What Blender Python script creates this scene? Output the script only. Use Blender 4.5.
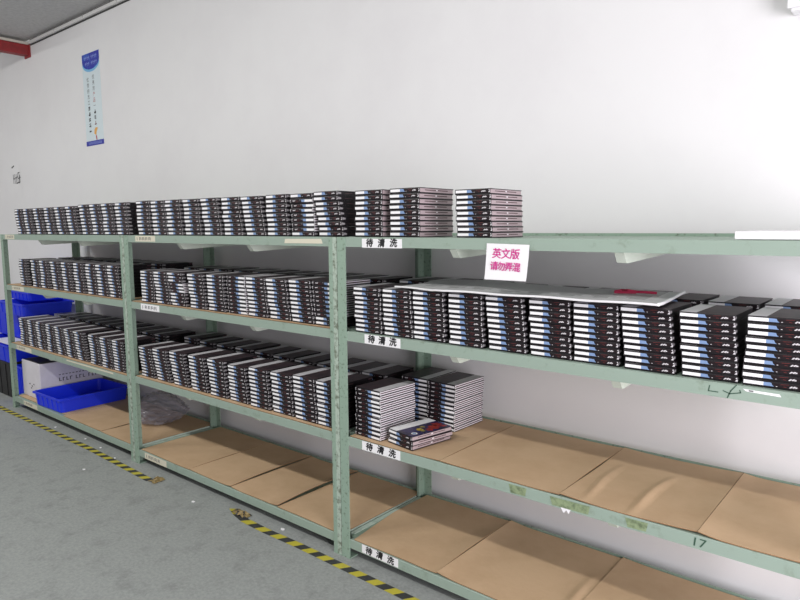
import bpy, bmesh, math, random
from mathutils import Vector, Matrix

for o in list(bpy.data.objects):
    bpy.data.objects.remove(o, do_unlink=True)
SC = bpy.context.scene
COL = SC.collection
PI = math.pi
R = random.Random(7)

# ------------------------------------------------------------------ camera, world, lights, exposure
cam_d = bpy.data.cameras.new('camera')
cam = bpy.data.objects.new('camera', cam_d)
COL.objects.link(cam)
SC.camera = cam
F_PX, YAW, PITCH, ROLL = 643.26, -0.69643, -0.11347, -0.0062
CAM = Vector((2.20619, -2.17328, 1.64667))
fw = Vector((math.sin(YAW)*math.cos(PITCH), math.cos(YAW)*math.cos(PITCH), math.sin(PITCH)))
rt = Vector((math.cos(YAW), -math.sin(YAW), 0))
up = rt.cross(fw)
rt2 = rt*math.cos(ROLL) + up*math.sin(ROLL)
up2 = up*math.cos(ROLL) - rt*math.sin(ROLL)
cam.matrix_world = Matrix(((rt2.x, up2.x, -fw.x, CAM.x), (rt2.y, up2.y, -fw.y, CAM.y), (rt2.z, up2.z, -fw.z, CAM.z), (0, 0, 0, 1)))
cam_d.sensor_width = 36
cam_d.lens = F_PX*36/800
cam_d.clip_start = 0.02

SC.view_settings.view_transform = 'Standard'
SC.view_settings.look = 'None'
SC.view_settings.gamma = 1
SC.view_settings.use_curve_mapping = False
SC.view_settings.exposure = 0.14

W = bpy.data.worlds.new('world')
SC.world = W
W.use_nodes = True
bg = W.node_tree.nodes['Background']
bg.inputs[0].default_value = (1.0, 0.92, 1.0, 1)
bg.inputs[1].default_value = 0.26


def area(name, loc, target, sx, sy, power, color=(1, 1, 1)):
    l = bpy.data.lights.new(name, 'AREA')
    l.shape = 'RECTANGLE'
    l.size = sx
    l.size_y = sy
    l.energy = power
    l.color = color
    o = bpy.data.objects.new(name, l)
    COL.objects.link(o)
    o.location = loc
    d = (Vector(target)-Vector(loc)).normalized()
    o.rotation_euler = d.to_track_quat('-Z', 'Y').to_euler()
    return o


# fluorescent battens hung in a row in front of the racks, tubes parallel to them
for i, (x, p) in enumerate(((0.9, 37), (-1.6, 38), (-4.2, 37), (-6.8, 38))):  # the far-left batten is added to brighten the left wall
    l = bpy.data.lights.new('tube_light', 'AREA')
    l.shape = 'RECTANGLE'
    l.size = 1.3
    l.size_y = 0.12
    l.energy = p
    l.color = (1.0, 1.0, 0.97)
    o = bpy.data.objects.new('tube_light', l)
    COL.objects.link(o)
    o.location = (x, -2.5, 3.5)
    o.rotation_euler = (math.radians(25), 0, 0)
# added soft fill light, unseen, from beyond the right end of the racks
area('window_daylight', (4.6, -1.8, 1.25), (1.0, 0.7, 0.6), 2.2, 2.4, 172, (0.99, 0.94, 1.0))

# ------------------------------------------------------------------ materials


def mat(name, col, rough=0.6, metal=0.0, noise=None, bump=None, spec=0.5):
    """noise = (scale, colour2, lo, hi[, detail]); bump = (scale, strength)"""
    m = bpy.data.materials.new(name)
    m.use_nodes = True
    nt = m.node_tree
    b = nt.nodes['Principled BSDF']
    b.inputs['Base Color'].default_value = (*col, 1)
    b.inputs['Roughness'].default_value = rough
    b.inputs['Metallic'].default_value = metal
    b.inputs['Specular IOR Level'].default_value = spec
    tc = nt.nodes.new('ShaderNodeTexCoord')
    if noise:
        n = nt.nodes.new('ShaderNodeTexNoise')
        n.inputs['Scale'].default_value = noise[0]
        n.inputs['Detail'].default_value = noise[4] if len(noise) > 4 else 6
        n.inputs['Roughness'].default_value = 0.65
        nt.links.new(tc.outputs['Object'], n.inputs['Vector'])
        r = nt.nodes.new('ShaderNodeValToRGB')
        r.color_ramp.elements[0].position = noise[2]
        r.color_ramp.elements[1].position = noise[3]
        r.color_ramp.elements[0].color = (*col, 1)
        r.color_ramp.elements[1].color = (*noise[1], 1)
        nt.links.new(n.outputs['Fac'], r.inputs['Fac'])
        nt.links.new(r.outputs['Color'], b.inputs['Base Color'])
    if bump:
        n2 = nt.nodes.new('ShaderNodeTexNoise')
        n2.inputs['Scale'].default_value = bump[0]
        n2.inputs['Detail'].default_value = 5
        nt.links.new(tc.outputs['Object'], n2.inputs['Vector'])
        bp = nt.nodes.new('ShaderNodeBump')
        bp.inputs['Strength'].default_value = bump[1]
        bp.inputs['Distance'].default_value = 0.01
        nt.links.new(n2.outputs['Fac'], bp.inputs['Height'])
        nt.links.new(bp.outputs['Normal'], b.inputs['Normal'])
    return m


def srgb(r, g, b):
    f = lambda c: (c/255/12.92) if c/255 <= 0.04045 else ((c/255+0.055)/1.055)**2.4
    return (f(r), f(g), f(b))


M = {}
M['wall'] = mat('wall_paint', (0.80, 0.80, 0.80), 0.85, noise=(1.3, (0.76, 0.755, 0.76), 0.45, 0.75), bump=(18, 0.06))
M['ceil'] = mat('ceiling_paint', srgb(196, 196, 194), 0.9, noise=(30, srgb(172, 172, 170), 0.4, 0.8))
M['floor'] = mat('concrete', srgb(158, 162, 159), 0.75, noise=(60, srgb(138, 142, 140), 0.35, 0.72, 10), bump=(60, 0.15))
nt = M['floor'].node_tree
bs = nt.nodes['Principled BSDF']
src = bs.inputs['Base Color'].links[0].from_socket
tcn = nt.nodes.new('ShaderNodeTexCoord')
smn = nt.nodes.new('ShaderNodeTexNoise')
smn.inputs['Scale'].default_value = 8
smn.inputs['Detail'].default_value = 12
smn.inputs['Roughness'].default_value = 0.7
nt.links.new(tcn.outputs['Object'], smn.inputs['Vector'])
rmp = nt.nodes.new('ShaderNodeValToRGB')
rmp.color_ramp.elements[0].position = 0.50
rmp.color_ramp.elements[1].position = 0.72
rmp.color_ramp.elements[0].color = (1, 1, 1, 1)
rmp.color_ramp.elements[1].color = (0.74, 0.74, 0.74, 1)
nt.links.new(smn.outputs['Fac'], rmp.inputs['Fac'])
mx = nt.nodes.new('ShaderNodeMix')
mx.data_type = 'RGBA'
mx.blend_type = 'MULTIPLY'
mx.inputs['Factor'].default_value = 1
nt.links.new(src, mx.inputs['A'])
nt.links.new(rmp.outputs['Color'], mx.inputs['B'])
nt.links.new(mx.outputs['Result'], bs.inputs['Base Color'])
M['green'] = mat('green_paint', srgb(148, 166, 153), 0.5, noise=(16, srgb(112, 124, 104), 0.56, 0.78, 10))
M['green_dirty'] = mat('worn_green_paint', srgb(142, 165, 148), 0.55, noise=(55, srgb(84, 96, 78), 0.55, 0.72, 9))
M['worn'] = mat('chipped_paint', srgb(172, 188, 174), 0.6, noise=(40, srgb(110, 120, 104), 0.46, 0.62, 8))
M['pale_green'] = mat('pale_green_paint', srgb(186, 202, 190), 0.5, noise=(20, srgb(150, 170, 156), 0.5, 0.75))
M['panel'] = mat('shelf_sheet', srgb(150, 172, 156), 0.55, noise=(10, srgb(120, 140, 124), 0.4, 0.8))
M['stiff'] = mat('stiffener_paint', srgb(205, 214, 200), 0.55)
M['card'] = mat('cardboard', srgb(200, 170, 136), 0.85, noise=(5, srgb(188, 157, 123), 0.4, 0.75), bump=(35, 0.12))
M['card_edge'] = mat('cardboard_edge', srgb(150, 116, 84), 0.9)
M['black'] = mat('black_print', (0.011, 0.009, 0.011), 0.42, spec=0.35)
M['spine_dark'] = mat('dark_maroon_print', (0.022, 0.010, 0.012), 0.42, noise=(300, (0.009, 0.008, 0.010), 0.4, 0.6), spec=0.35)
M['top_dark'] = mat('cover_print', (0.026, 0.015, 0.022), 0.42, noise=(22, (0.085, 0.042, 0.045), 0.45, 0.8), spec=0.35)
M['label'] = mat('white_label', (0.86, 0.86, 0.87), 0.5)
M['band'] = mat('pale_band', (0.66, 0.64, 0.67), 0.45)
M['blue'] = mat('blue_label', srgb(124, 150, 190), 0.5)
M['script'] = mat('pale_script', (0.62, 0.60, 0.62), 0.5)
M['red'] = mat('red_line', srgb(118, 46, 44), 0.5)
M['page'] = mat('page_paper', (0.74, 0.71, 0.74), 0.8)
M['page_line'] = mat('maroon_line', (0.050, 0.018, 0.030), 0.7)
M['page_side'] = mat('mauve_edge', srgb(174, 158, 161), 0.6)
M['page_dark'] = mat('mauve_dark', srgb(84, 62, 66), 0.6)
M['fold'] = mat('pale_fold', (0.30, 0.29, 0.30), 0.5)
M['paper'] = mat('white_paper', (0.84, 0.84, 0.85), 0.7)
M['paper_cream'] = mat('cream_paper', srgb(214, 210, 190), 0.7)
M['ink'] = mat('black_ink', (0.01, 0.01, 0.012), 0.6)
M['ink_grey'] = mat('grey_ink', (0.09, 0.09, 0.10), 0.6)
M['pen_green'] = mat('green_pen', srgb(52, 82, 66), 0.6)
M['magenta'] = mat('magenta_ink', srgb(206, 40, 140), 0.6)
M['bin'] = mat('blue_plastic', srgb(26, 54, 226), 0.4)
M['bin_black'] = mat('black_plastic', (0.012, 0.012, 0.013), 0.45)
M['carton'] = mat('white_carton', (0.70, 0.68, 0.72), 0.75, noise=(8, (0.62, 0.60, 0.64), 0.4, 0.8))
M['carton_top'] = mat('dark_tape', srgb(66, 62, 66), 0.6, noise=(14, srgb(100, 94, 96), 0.5, 0.8))
M['yellow'] = mat('yellow_tape', srgb(190, 180, 62), 0.5, noise=(30, srgb(160, 152, 60), 0.55, 0.8))
M['tblack'] = mat('black_tape', (0.042, 0.043, 0.044), 0.55, noise=(40, (0.09, 0.09, 0.09), 0.55, 0.8))
M['tan_tape'] = mat('old_tape', srgb(150, 130, 84), 0.5, noise=(40, srgb(96, 84, 56), 0.45, 0.7))
M['tape_patch'] = mat('dirty_tape', srgb(142, 158, 122), 0.4, noise=(45, srgb(98, 112, 84), 0.45, 0.65))
M['red_beam'] = mat('red_oxide', srgb(150, 42, 46), 0.6, noise=(8, srgb(92, 34, 34), 0.5, 0.8))
M['cream'] = mat('cream_flange', srgb(206, 200, 188), 0.7)
M['conduit'] = mat('trunking', srgb(216, 216, 214), 0.6)
M['dark_gap'] = mat('dark_metal', srgb(56, 56, 54), 0.7)
M['white_plastic'] = mat('white_plastic', (0.85, 0.85, 0.86), 0.4)
M['poster_bg'] = mat('poster_paper', srgb(214, 228, 232), 0.5)
M['poster_blue'] = mat('poster_blue', srgb(28, 44, 168), 0.4, noise=(9, srgb(40, 120, 214), 0.5, 0.7))
M['poster_sky'] = mat('poster_pale_blue', srgb(120, 186, 228), 0.4)
M['poster_band'] = mat('poster_dark_blue', srgb(36, 44, 160), 0.4)
M['orange'] = mat('poster_orange', srgb(226, 168, 82), 0.5)
M['poster_red'] = mat('poster_red', srgb(178, 44, 52), 0.5)
M['poster_ltxt'] = mat('poster_pale_text', srgb(150, 170, 230), 0.5)
M['ribbon'] = mat('red_ribbon', srgb(168, 42, 74), 0.5)
M['pic'] = mat('cover_picture', (0.022, 0.016, 0.090), 0.35, noise=(26, (0.012, 0.010, 0.030), 0.45, 0.6))
M['pic_red'] = mat('picture_red', srgb(160, 52, 40), 0.4, noise=(50, srgb(90, 24, 30), 0.45, 0.65))
M['pic_yel'] = mat('picture_yellow', srgb(188, 160, 62), 0.4, noise=(60, srgb(96, 100, 44), 0.45, 0.6))

m = bpy.data.materials.new('translucent_film')
m.use_nodes = True
nt = m.node_tree
b = nt.nodes['Principled BSDF']
b.inputs['Base Color'].default_value = (0.88, 0.87, 0.89, 1)
b.inputs['Roughness'].default_value = 0.3
b.inputs['Alpha'].default_value = 0.52
M['film'] = m
m2 = m.copy()
m2.name = 'folded_film'
m2.node_tree.nodes['Principled BSDF'].inputs['Alpha'].default_value = 0.82
M['film_fold'] = m2
m = bpy.data.materials.new('clear_bag')
m.use_nodes = True
nt = m.node_tree
b = nt.nodes['Principled BSDF']
b.inputs['Base Color'].default_value = (0.30, 0.29, 0.33, 1)
b.inputs['Roughness'].default_value = 0.18
b.inputs['Alpha'].default_value = 0.45
M['bag'] = m

# ------------------------------------------------------------------ mesh helpers


class MB:
    def __init__(self):
        self.v = []
        self.f = []
        self.m = []

    def quad(self, pts, mi=0):
        n = len(self.v)
        self.v += [tuple(p) for p in pts]
        self.f.append(tuple(range(n, n+len(pts))))
        self.m.append(mi)

    def box(self, x0, x1, y0, y1, z0, z1, mi=0, mats=None):
        n = len(self.v)
        self.v += [(x0, y0, z0), (x1, y0, z0), (x1, y1, z0), (x0, y1, z0), (x0, y0, z1), (x1, y0, z1), (x1, y1, z1), (x0, y1, z1)]
        fs = [(0, 3, 2, 1), (4, 5, 6, 7), (0, 1, 5, 4), (1, 2, 6, 5), (2, 3, 7, 6), (3, 0, 4, 7)]  # bottom top front right back left
        for k, q in enumerate(fs):
            self.f.append(tuple(n+i for i in q))
            self.m.append(mats[k] if mats else mi)

    def prism(self, poly, axis, a0, a1, mi=0):
        """poly = [(u, v)]; axis x -> (a, u, v), y -> (u, a, v), z -> (u, v, a)"""
        def P(a, u, v):
            return {'x': (a, u, v), 'y': (u, a, v), 'z': (u, v, a)}[axis]
        n = len(self.v)
        k = len(poly)
        self.v += [P(a0, u, v) for u, v in poly] + [P(a1, u, v) for u, v in poly]
        self.f.append(tuple(n+i for i in range(k)))
        self.f.append(tuple(n+k+i for i in reversed(range(k))))
        self.m += [mi, mi]
        for i in range(k):
            j = (i+1) % k
            self.f.append((n+i, n+k+i, n+k+j, n+j))
            self.m.append(mi)

    def tube(self, p0, p1, r, n=8, mi=0):
        p0, p1 = Vector(p0), Vector(p1)
        d = (p1-p0).normalized()
        a = d.orthogonal().normalized()
        c = d.cross(a)
        k = len(self.v)
        for p in (p0, p1):
            for i in range(n):
                t = 2*PI*i/n
                self.v.append(tuple(p+a*r*math.cos(t)+c*r*math.sin(t)))
        for i in range(n):
            j = (i+1) % n
            self.f.append((k+i, k+j, k+n+j, k+n+i))
            self.m.append(mi)
        self.f.append(tuple(k+i for i in reversed(range(n))))
        self.f.append(tuple(k+n+i for i in range(n)))
        self.m += [mi, mi]

    def mesh(self, name, mats, fix=True):
        me = bpy.data.meshes.new(name)
        me.from_pydata(self.v, [], self.f)
        for q in mats:
            me.materials.append(M[q])
        me.polygons.foreach_set('material_index', self.m)
        me.update()
        if fix:
            bm = bmesh.new()
            bm.from_mesh(me)
            bmesh.ops.recalc_face_normals(bm, faces=bm.faces)
            bm.to_mesh(me)
            bm.free()
        return me

    def build(self, name, mats, parent=None, bevel=0, fix=True, loc=None):
        if isinstance(mats, str):
            mats = [mats]
        o = bpy.data.objects.new(name, self.mesh(name, mats, fix))
        COL.objects.link(o)
        if parent:
            o.parent = parent
        if loc:
            o.location = loc
        if bevel:
            bv = o.modifiers.new('bevel', 'BEVEL')
            bv.width = bevel
            bv.segments = 2
            bv.limit_method = 'ANGLE'
        return o


def tag(o, label=None, cat=None, group=None, kind=None):
    if label:
        o['label'] = label
    if cat:
        o['category'] = cat
    if group:
        o['group'] = group
    if kind:
        o['kind'] = kind
    return o


def empty(name, loc=(0, 0, 0), rz=0.0):
    o = bpy.data.objects.new(name, None)
    o.empty_display_size = 0.05
    COL.objects.link(o)
    o.location = loc
    o.rotation_euler = (0, 0, rz)
    return o


def text_faces(s, size, bold=0.0):
    """the outlines of a line of text, as (verts, faces) in the x-y plane, centred"""
    c = bpy.data.curves.new('lettering', 'FONT')
    c.body = s
    c.size = size
    c.align_x = 'CENTER'
    c.align_y = 'CENTER'
    c.offset = bold
    c.resolution_u = 3
    o = bpy.data.objects.new('lettering', c)
    COL.objects.link(o)
    bpy.context.view_layer.update()
    dg = bpy.context.evaluated_depsgraph_get()
    e = o.evaluated_get(dg)
    me = e.to_mesh()
    vs = [tuple(v.co) for v in me.vertices]
    fs = [tuple(p.vertices) for p in me.polygons]
    e.to_mesh_clear()
    bpy.data.objects.remove(o, do_unlink=True)
    bpy.data.curves.remove(c)
    return vs, fs


def put_text(mb, s, cx, y, cz, size, mi, bold=0.0, sx=1.0, rot=0.0, shear=0.0):
    vs, fs = text_faces(s, size, 0)
    shifts = [(0, 0)] if bold <= 0 else [(-bold, 0), (bold, 0), (0, bold), (0, -bold)]
    for si, (dx, dz) in enumerate(shifts):
        n = len(mb.v)
        for x, q, _ in vs:
            x = x*sx + shear*q + dx
            q = q + dz
            mb.v.append((cx+x*math.cos(rot)-q*math.sin(rot), y-si*0.00005, cz+x*math.sin(rot)+q*math.cos(rot)))
        for f in fs:
            mb.f.append(tuple(n+i for i in f))
            mb.m.append(mi)


def stroke(mb, pts, y, w, mi):
    """a pen stroke on a plane y = const through (x, z) points"""
    for (x0, z0), (x1, z1) in zip(pts, pts[1:]):
        d = Vector((x1-x0, z1-z0))
        if d.length < 1e-6:
            continue
        d.normalize()
        nx, nz = -d.y*w/2, d.x*w/2
        ex, ez = d.x*w*0.3, d.y*w*0.3
        mb.quad([(x0-ex+nx, y, z0-ez+nz), (x0-ex-nx, y, z0-ez-nz), (x1+ex-nx, y, z1+ez-nz), (x1+ex+nx, y, z1+ez+nz)], mi)


# ------------------------------------------------------------------ the room
WY = 0.74
CZ = 3.63
mb = MB()
mb.box(-9.0, 6.5, -6.0, WY+0.2, -0.2, 0)
tag(mb.build('floor', 'floor'), 'grey concrete floor in front of the green racks', 'floor', kind='structure')
mb = MB()
mb.box(-9.0, 6.5, WY, WY+0.2, 0, CZ)
wall = mb.build('wall_back', 'wall')
tag(wall, 'plain white plastered wall behind the racks', 'wall', kind='structure')
mb = MB()
mb.box(-9.0, 6.5, -6.0, WY+0.2, CZ, CZ+0.15)
tag(mb.build('ceiling', 'ceil'), 'grey ceiling above the white wall', 'ceiling', kind='structure')

# ------------------------------------------------------------------ shelving units
DEP = 0.672
PW = 0.058
BH = 0.046
LEV = {'right': (1.6, 1.150, 0.629, 0.103), 'middle': (1.6, 1.150, 0.629, 0.103), 'left': (1.6, 1.147, 0.611, 0.110)}
BAY = {'right': (0.0, 2.10), 'middle': (-2.0605, 0.0), 'left': (-4.319, -2.0605)}
STIFF = {'right': (0.655, 1.36), 'middle': (-1.44, -0.73), 'left': (-3.56, -2.83)}
SHELF = ('top', 'second', 'third', 'bottom')


def post(px0, front, facing, root, name='post'):
    """angle iron: a flange across the front (or back) and one along the side. facing=+1: side flange at the low-x end"""
    mb = MB()
    t = 0.004
    w = PW-0.004
    x0, x1 = px0+0.002, px0+0.002+w
    y0 = -0.004 if front else DEP-t
    y1 = y0+t
    xm = x0+0.5*w
    if front:
        mb.box(x0, xm, y0, y1, 0, 1.5995, 0)
        mb.box(xm, x1, y0, y1, 0, 1.5995, 1)
    else:
        mb.box(x0, x1, y0, y1, 0, 1.5995, 0)
    sx = x0 if facing > 0 else x1-t
    if front:
        mb.box(sx, sx+t, y1, y1+0.052, 0, 1.5995, 2)
    else:
        mb.box(sx, sx+t, y0-0.052, y0, 0, 1.5995, 2)
    mb.box(x0-0.001, x1+0.001, y0-0.001, y0+(0.056 if front else 0.005), 0, 0.004, 2) if front else None
    return mb.build(name, ['green_dirty', 'worn' if facing < 0 and front else 'green_dirty', 'green_dirty'], root)


UNIT = {}
for bay in ('left', 'middle', 'right'):
    bx0, bx1 = BAY[bay]
    lab = {'left': 'green steel rack nearest the blue bins, three lower shelves partly emptied',
           'middle': 'green steel rack between the other two, a crumpled bag showing below it',
           'right': 'largest green steel rack with a pink handwritten sign hung on its top edge'}[bay]
    lab = {'left': 'green steel rack furthest left, holding a blue tray and a white carton',
           'middle': 'green steel rack in the middle, its bottom shelf lined with bare cardboard',
           'right': 'green steel rack on the right, with pink handwritten sign on its top edge'}[bay]
    root = empty('shelving_unit', (bx0, 0, 0))
    tag(root, lab, 'shelf', 'green steel racks along the wall')
    UNIT[bay] = root
    wdt = bx1-bx0
    post(0, True, 1, root)
    post(wdt-PW, True, -1, root)
    post(0, False, 1, root)
    post(wdt-PW, False, -1, root)
    for li, z in enumerate(LEV[bay]):
        # front beam: channel with turned lips
        mb = MB()
        mb.prism([(0, z-BH), (0, z-0.002), (0.002, z), (0.030, z), (0.030, z-0.003), (0.003, z-0.003), (0.003, z-BH+0.003), (0.022, z-BH+0.003), (0.022, z-BH)], 'x', PW-0.002, wdt-PW+0.002)
        fb = mb.build('front_beam', ['green'], root)
        mb = MB()
        y1 = DEP-0.004
        mb.prism([(y1, z-BH), (y1, z+0.012), (y1-0.003, z+0.012), (y1-0.003, z-BH)], 'x', PW-0.002, wdt-PW+0.002)
        mb.build('rear_beam', ['green_dirty'], root)
        for s, xa in ((0, 0.006), (1, wdt-0.036)):
            mb = MB()
            mb.prism([(xa, z-BH), (xa+0.030, z-BH), (xa+0.030, z+0.001), (xa, z+0.001)], 'y', 0.056, DEP-0.060)
            mb.build('side_beam', ['pale_green'], root, bevel=0.002)
        mb = MB()
        mb.box(0.036, wdt-0.036, 0.030, DEP-0.008, z-0.004, z-0.001)
        pn = mb.build('shelf_panel', ['panel'], root)
        for sxx in STIFF[bay]:
            mb = MB()
            sx = sxx-bx0
            mb.prism([(0.034, z-0.005), (0.034, z-0.050), (0.060, z-0.084), (0.075, z-0.086), (0.40, z-0.072), (0.60, z-0.060), (0.60, z-0.005)], 'x', sx-0.022, sx+0.012)
            mb.build('stiffener', ['stiff'], pn)
        # stickers on the front beam
        if bay == 'right':
            lx0, lx1, zt, zb = ((0.163, 0.402, 1.593, 1.552), (0.172, 0.390, 1.149, 1.105), (0.147, 0.385, 0.629, 0.585), (0.137, 0.368, 0.1035, 0.062))[li]
            mb = MB()
            mb.box(lx0-bx0, lx1-bx0, -0.0012, -0.0002, zb, zt, 0)
            w = lx1-lx0
            for k, ch in enumerate('待清洗'):
                put_text(mb, ch, lx0-bx0+w*(0.20+0.30*k), -0.0016, (zt+zb)/2-0.001+R.uniform(-0.002, 0.002), 0.040, 1, bold=0.0017, sx=1.1, rot=R.uniform(-0.06, 0.06), shear=0.12)
            tag(mb.build('paper_label', ['paper', 'ink'], fb, fix=False), 'white label with black brush lettering')
        else:
            spec = {('middle', 0): (-1.905, -1.655, 1.597, 1.560, 'paper_cream'), ('middle', 1): (-1.878, -1.645, 1.146, 1.104, 'paper'),
                    ('middle', 3): (-1.93, -1.65, 0.100, 0.058, 'paper_cream'), ('left', 0): (-4.21, -4.0, 1.598, 1.560, 'paper_cream'),
                    ('left', 1): (-4.14, -3.87, 1.145, 1.107, 'paper_cream'), ('left', 2): (-4.13, -3.80, 0.609, 0.570, 'paper_cream'),
                    ('left', 3): (-4.06, -3.76, 0.108, 0.068, 'paper_cream')}.get((bay, li))
            if spec:
                lx0, lx1, zt, zb, pm = spec
                mb = MB()
                mb.box(lx0-bx0, lx1-bx0, -0.0012, -0.0002, zb, zt, 0)
                h = zt-zb
                x = lx0-bx0+0.025
                for k in range(9):     # worn print, only bars of it still legible
                    if k == 1:
                        x += 0.012
                    ww = R.uniform(0.008, 0.013)
                    stroke(mb, [(x, zt-h*0.28), (x, zb+h*0.26)], -0.0016, 0.005, 1)
                    if k % 2:
                        stroke(mb, [(x, zt-h*0.3), (x+ww, zt-h*0.3)], -0.0016, 0.005, 1)
                        stroke(mb, [(x, zb+h*0.5), (x+ww, zb+h*0.45)], -0.0016, 0.005, 1)
                    x += ww+0.009
                mb.build('paper_label', [pm, 'ink_grey'], fb, fix=False)
        strip = {('middle', 0): (-0.385, -0.10, z-0.010, z-0.034), ('left', 2): (-3.10, -2.32, z-0.004, z-0.016)}.get((bay, li))
        if strip:
            mb = MB()
            mb.prism([(strip[0]-bx0, strip[3]), (strip[1]-bx0, strip[3]+0.001), (strip[1]-bx0-0.01, strip[2]), (strip[0]-bx0+0.005, strip[2]-0.002)], 'y', -0.0012, -0.0002, 0)
            tag(mb.build('paper_strip', ['paper_cream'], fb, fix=False), 'blank cream paper strip')
        if bay == 'right' and li == 1:
            mb = MB()
            zz = z-0.018
            stroke(mb, [(1.675, zz+0.006), (1.672, zz-0.012), (1.70, zz-0.012)], -0.0008, 0.003, 0)
            stroke(mb, [(1.715, zz-0.005), (1.735, zz-0.012), (1.765, zz-0.004), (1.762, zz+0.004)], -0.0008, 0.003, 0)
            stroke(mb, [(1.752, zz+0.018), (1.737, zz-0.002), (1.728, zz-0.026)], -0.0008, 0.003, 0)
            mb.build('pen_mark', ['pen_green'], fb, fix=False)
            mb = MB()
            mb.prism([(1.77, z-0.008), (1.87, z-0.010), (1.875, z-0.018), (1.78, z-0.015)], 'y', -0.0012, -0.0002, 0)
            mb.box(1.787, 1.80, -0.0015, -0.0012, z-0.0135, z-0.010, 1)
            tag(mb.build('paper_scrap', ['paper', 'ink'], fb, fix=False), 'torn white paper strip')
        if bay == 'right' and li == 2:
            mb = MB()
            put_text(mb, '17', 1.665, -0.0008, z-0.024, 0.042, 0, sx=1.15, shear=0.1)
            mb.build('pen_mark', ['pen_green'], fb, fix=False)
            for a, bb2, dz in ((1.13, 1.29, 0), (1.42, 1.50, 0.0), (0.95, 1.03, 0.002)):
                mb = MB()
                mb.prism([(a, z-0.008+dz), (bb2, z-0.006), (bb2-0.006, z-0.038), (a+0.01, z-0.040)], 'y', -0.0010, -0.0002, 0)
                mb.build('tape_patch', ['tape_patch'], fb, fix=False)
            mb = MB()
            mb.prism([(1.175, z-0.040), (1.215, z-0.040), (1.208, z-0.058), (1.198, z-0.046), (1.188, z-0.060)], 'y', -0.0012, -0.0002, 0)
            tag(mb.build('paper_scrap', ['paper'], fb, fix=False), 'torn scrap of clear tape')

# ------------------------------------------------------------------ cardboard lining the shelves


def sheet(x0, x1, y0, y1, z, label, group, lift=(0, 0, 0, 0), skew=0.0, cut=None, seed=0, cat='cardboard', t=0.003, wav=0.002, creases=()):
    """one sheet of cardboard lying on a shelf; lift = how far each side (x0, x1, y0, y1) curls up"""
    rr = random.Random(seed)
    nx, ny = (60 if creases else 22), 16
    ph = [rr.uniform(0, 6.28) for _ in range(4)]
    bm = bmesh.new()
    top, bot = [], []
    for j in range(ny+1):
        v = j/ny
        rt_, rb_ = [], []
        for i in range(nx+1):
            u = i/nx
            xa = x0 + (cut(v) if cut else 0)
            x = xa+(x1-xa)*u + 0 + (0.006*math.sin(7*v+ph[3]) if 0 < i < nx else 0)
            y = y0+(y1-y0)*v + 0.004*math.sin(5*u+ph[2])*(1 if 0 < j < ny else 0.5)
            h = wav*(0.5+0.5*math.sin(6*u+ph[0])*math.sin(5*v+ph[1]))
            h += lift[0]*max(0, 1-u/0.22)**2 + lift[1]*max(0, (u-0.78)/0.22)**2*(0.4+0.6*math.sin(PI*v)) + lift[3]*max(0, (v-0.75)/0.25)**2
            for u0, du, am in creases:
                h += am*max(0, 1-abs(u-u0-du*v)/0.05)*math.sin(PI*min(1, v/0.7)) if v < 0.7 else 0
            rt_.append(bm.verts.new((x, y, z+h+t)))
            rb_.append(bm.verts.new((x, y, z+h)))
        top.append(rt_)
        bot.append(rb_)
    for j in range(ny):
        for i in range(nx):
            f = bm.faces.new((top[j][i], top[j][i+1], top[j+1][i+1], top[j+1][i]))
            f.smooth = True
            bm.faces.new((bot[j][i], bot[j+1][i], bot[j+1][i+1], bot[j][i+1]))
    for i in range(nx):
        for j_ in (0, ny):
            bm.edges.get((top[j_][i], top[j_][i+1])).smooth = False
    for j in range(ny):
        for i_ in (0, nx):
            bm.edges.get((top[j][i_], top[j+1][i_])).smooth = False
    for i in range(nx):
        bm.faces.new((top[0][i+1], top[0][i], bot[0][i], bot[0][i+1])).material_index = 1
        bm.faces.new((top[ny][i], top[ny][i+1], bot[ny][i+1], bot[ny][i])).material_index = 1
    for j in range(ny):
        bm.faces.new((top[j][0], top[j+1][0], bot[j+1][0], bot[j][0])).material_index = 1
        bm.faces.new((top[j+1][nx], top[j][nx], bot[j][nx], bot[j+1][nx])).material_index = 1
    me = bpy.data.meshes.new('cardboard_sheet')
    bm.to_mesh(me)
    bm.free()
    me.materials.append(M['card'])
    me.materials.append(M['card_edge'])
    o = bpy.data.objects.new('cardboard_sheet', me)
    COL.objects.link(o)
    tag(o, label, cat, group)
    return o


Z4, Z3 = 0.1045, 0.6305
YB = DEP-0.015
g = 'cardboard sheets lining the bottom shelf of the right rack'
sheet(0.080, 0.585, 0.006, YB, Z4, 'brown cardboard sheet with a cut slanting edge, beside the bottom white label', g, lift=(0, .014, 0, 0), cut=lambda v: -0.045*min(1, v/0.55), seed=1)
sheet(0.588, 1.178, 0.004, YB, Z4, 'brown cardboard sheet second from the post, bottom shelf of the right rack', g, lift=(.010, .003, 0, 0), seed=2, creases=((0.93, 0.02, 0.010),))
sheet(1.180, 2.05, 0.004, YB, Z4, 'brown cardboard sheet at the picture corner, bottom shelf of the right rack', g, lift=(0.006, 0, 0, 0), seed=3)
g = 'cardboard sheets lining the third shelf of the right rack'
sheet(0.062, 0.604, 0.004, YB, Z3, 'brown cardboard sheet under the loose book piles on the third shelf', g, lift=(0, .006, 0, 0), skew=0.02, seed=4, wav=0.001)
sheet(0.607, 1.166, 0.003, YB, Z3, 'flat brown cardboard sheet just right of the loose book piles', g, lift=(.003, .008, 0, 0), skew=0.02, seed=5)
sheet(1.169, 1.658, 0.003, YB, Z3, 'creased brown cardboard sheet above the taped beam patches, third shelf', g, lift=(.003, .010, 0, 0), seed=6, wav=0.005, creases=((0.18, -0.05, 0.012), (0.52, 0.10, 0.016)))
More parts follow.
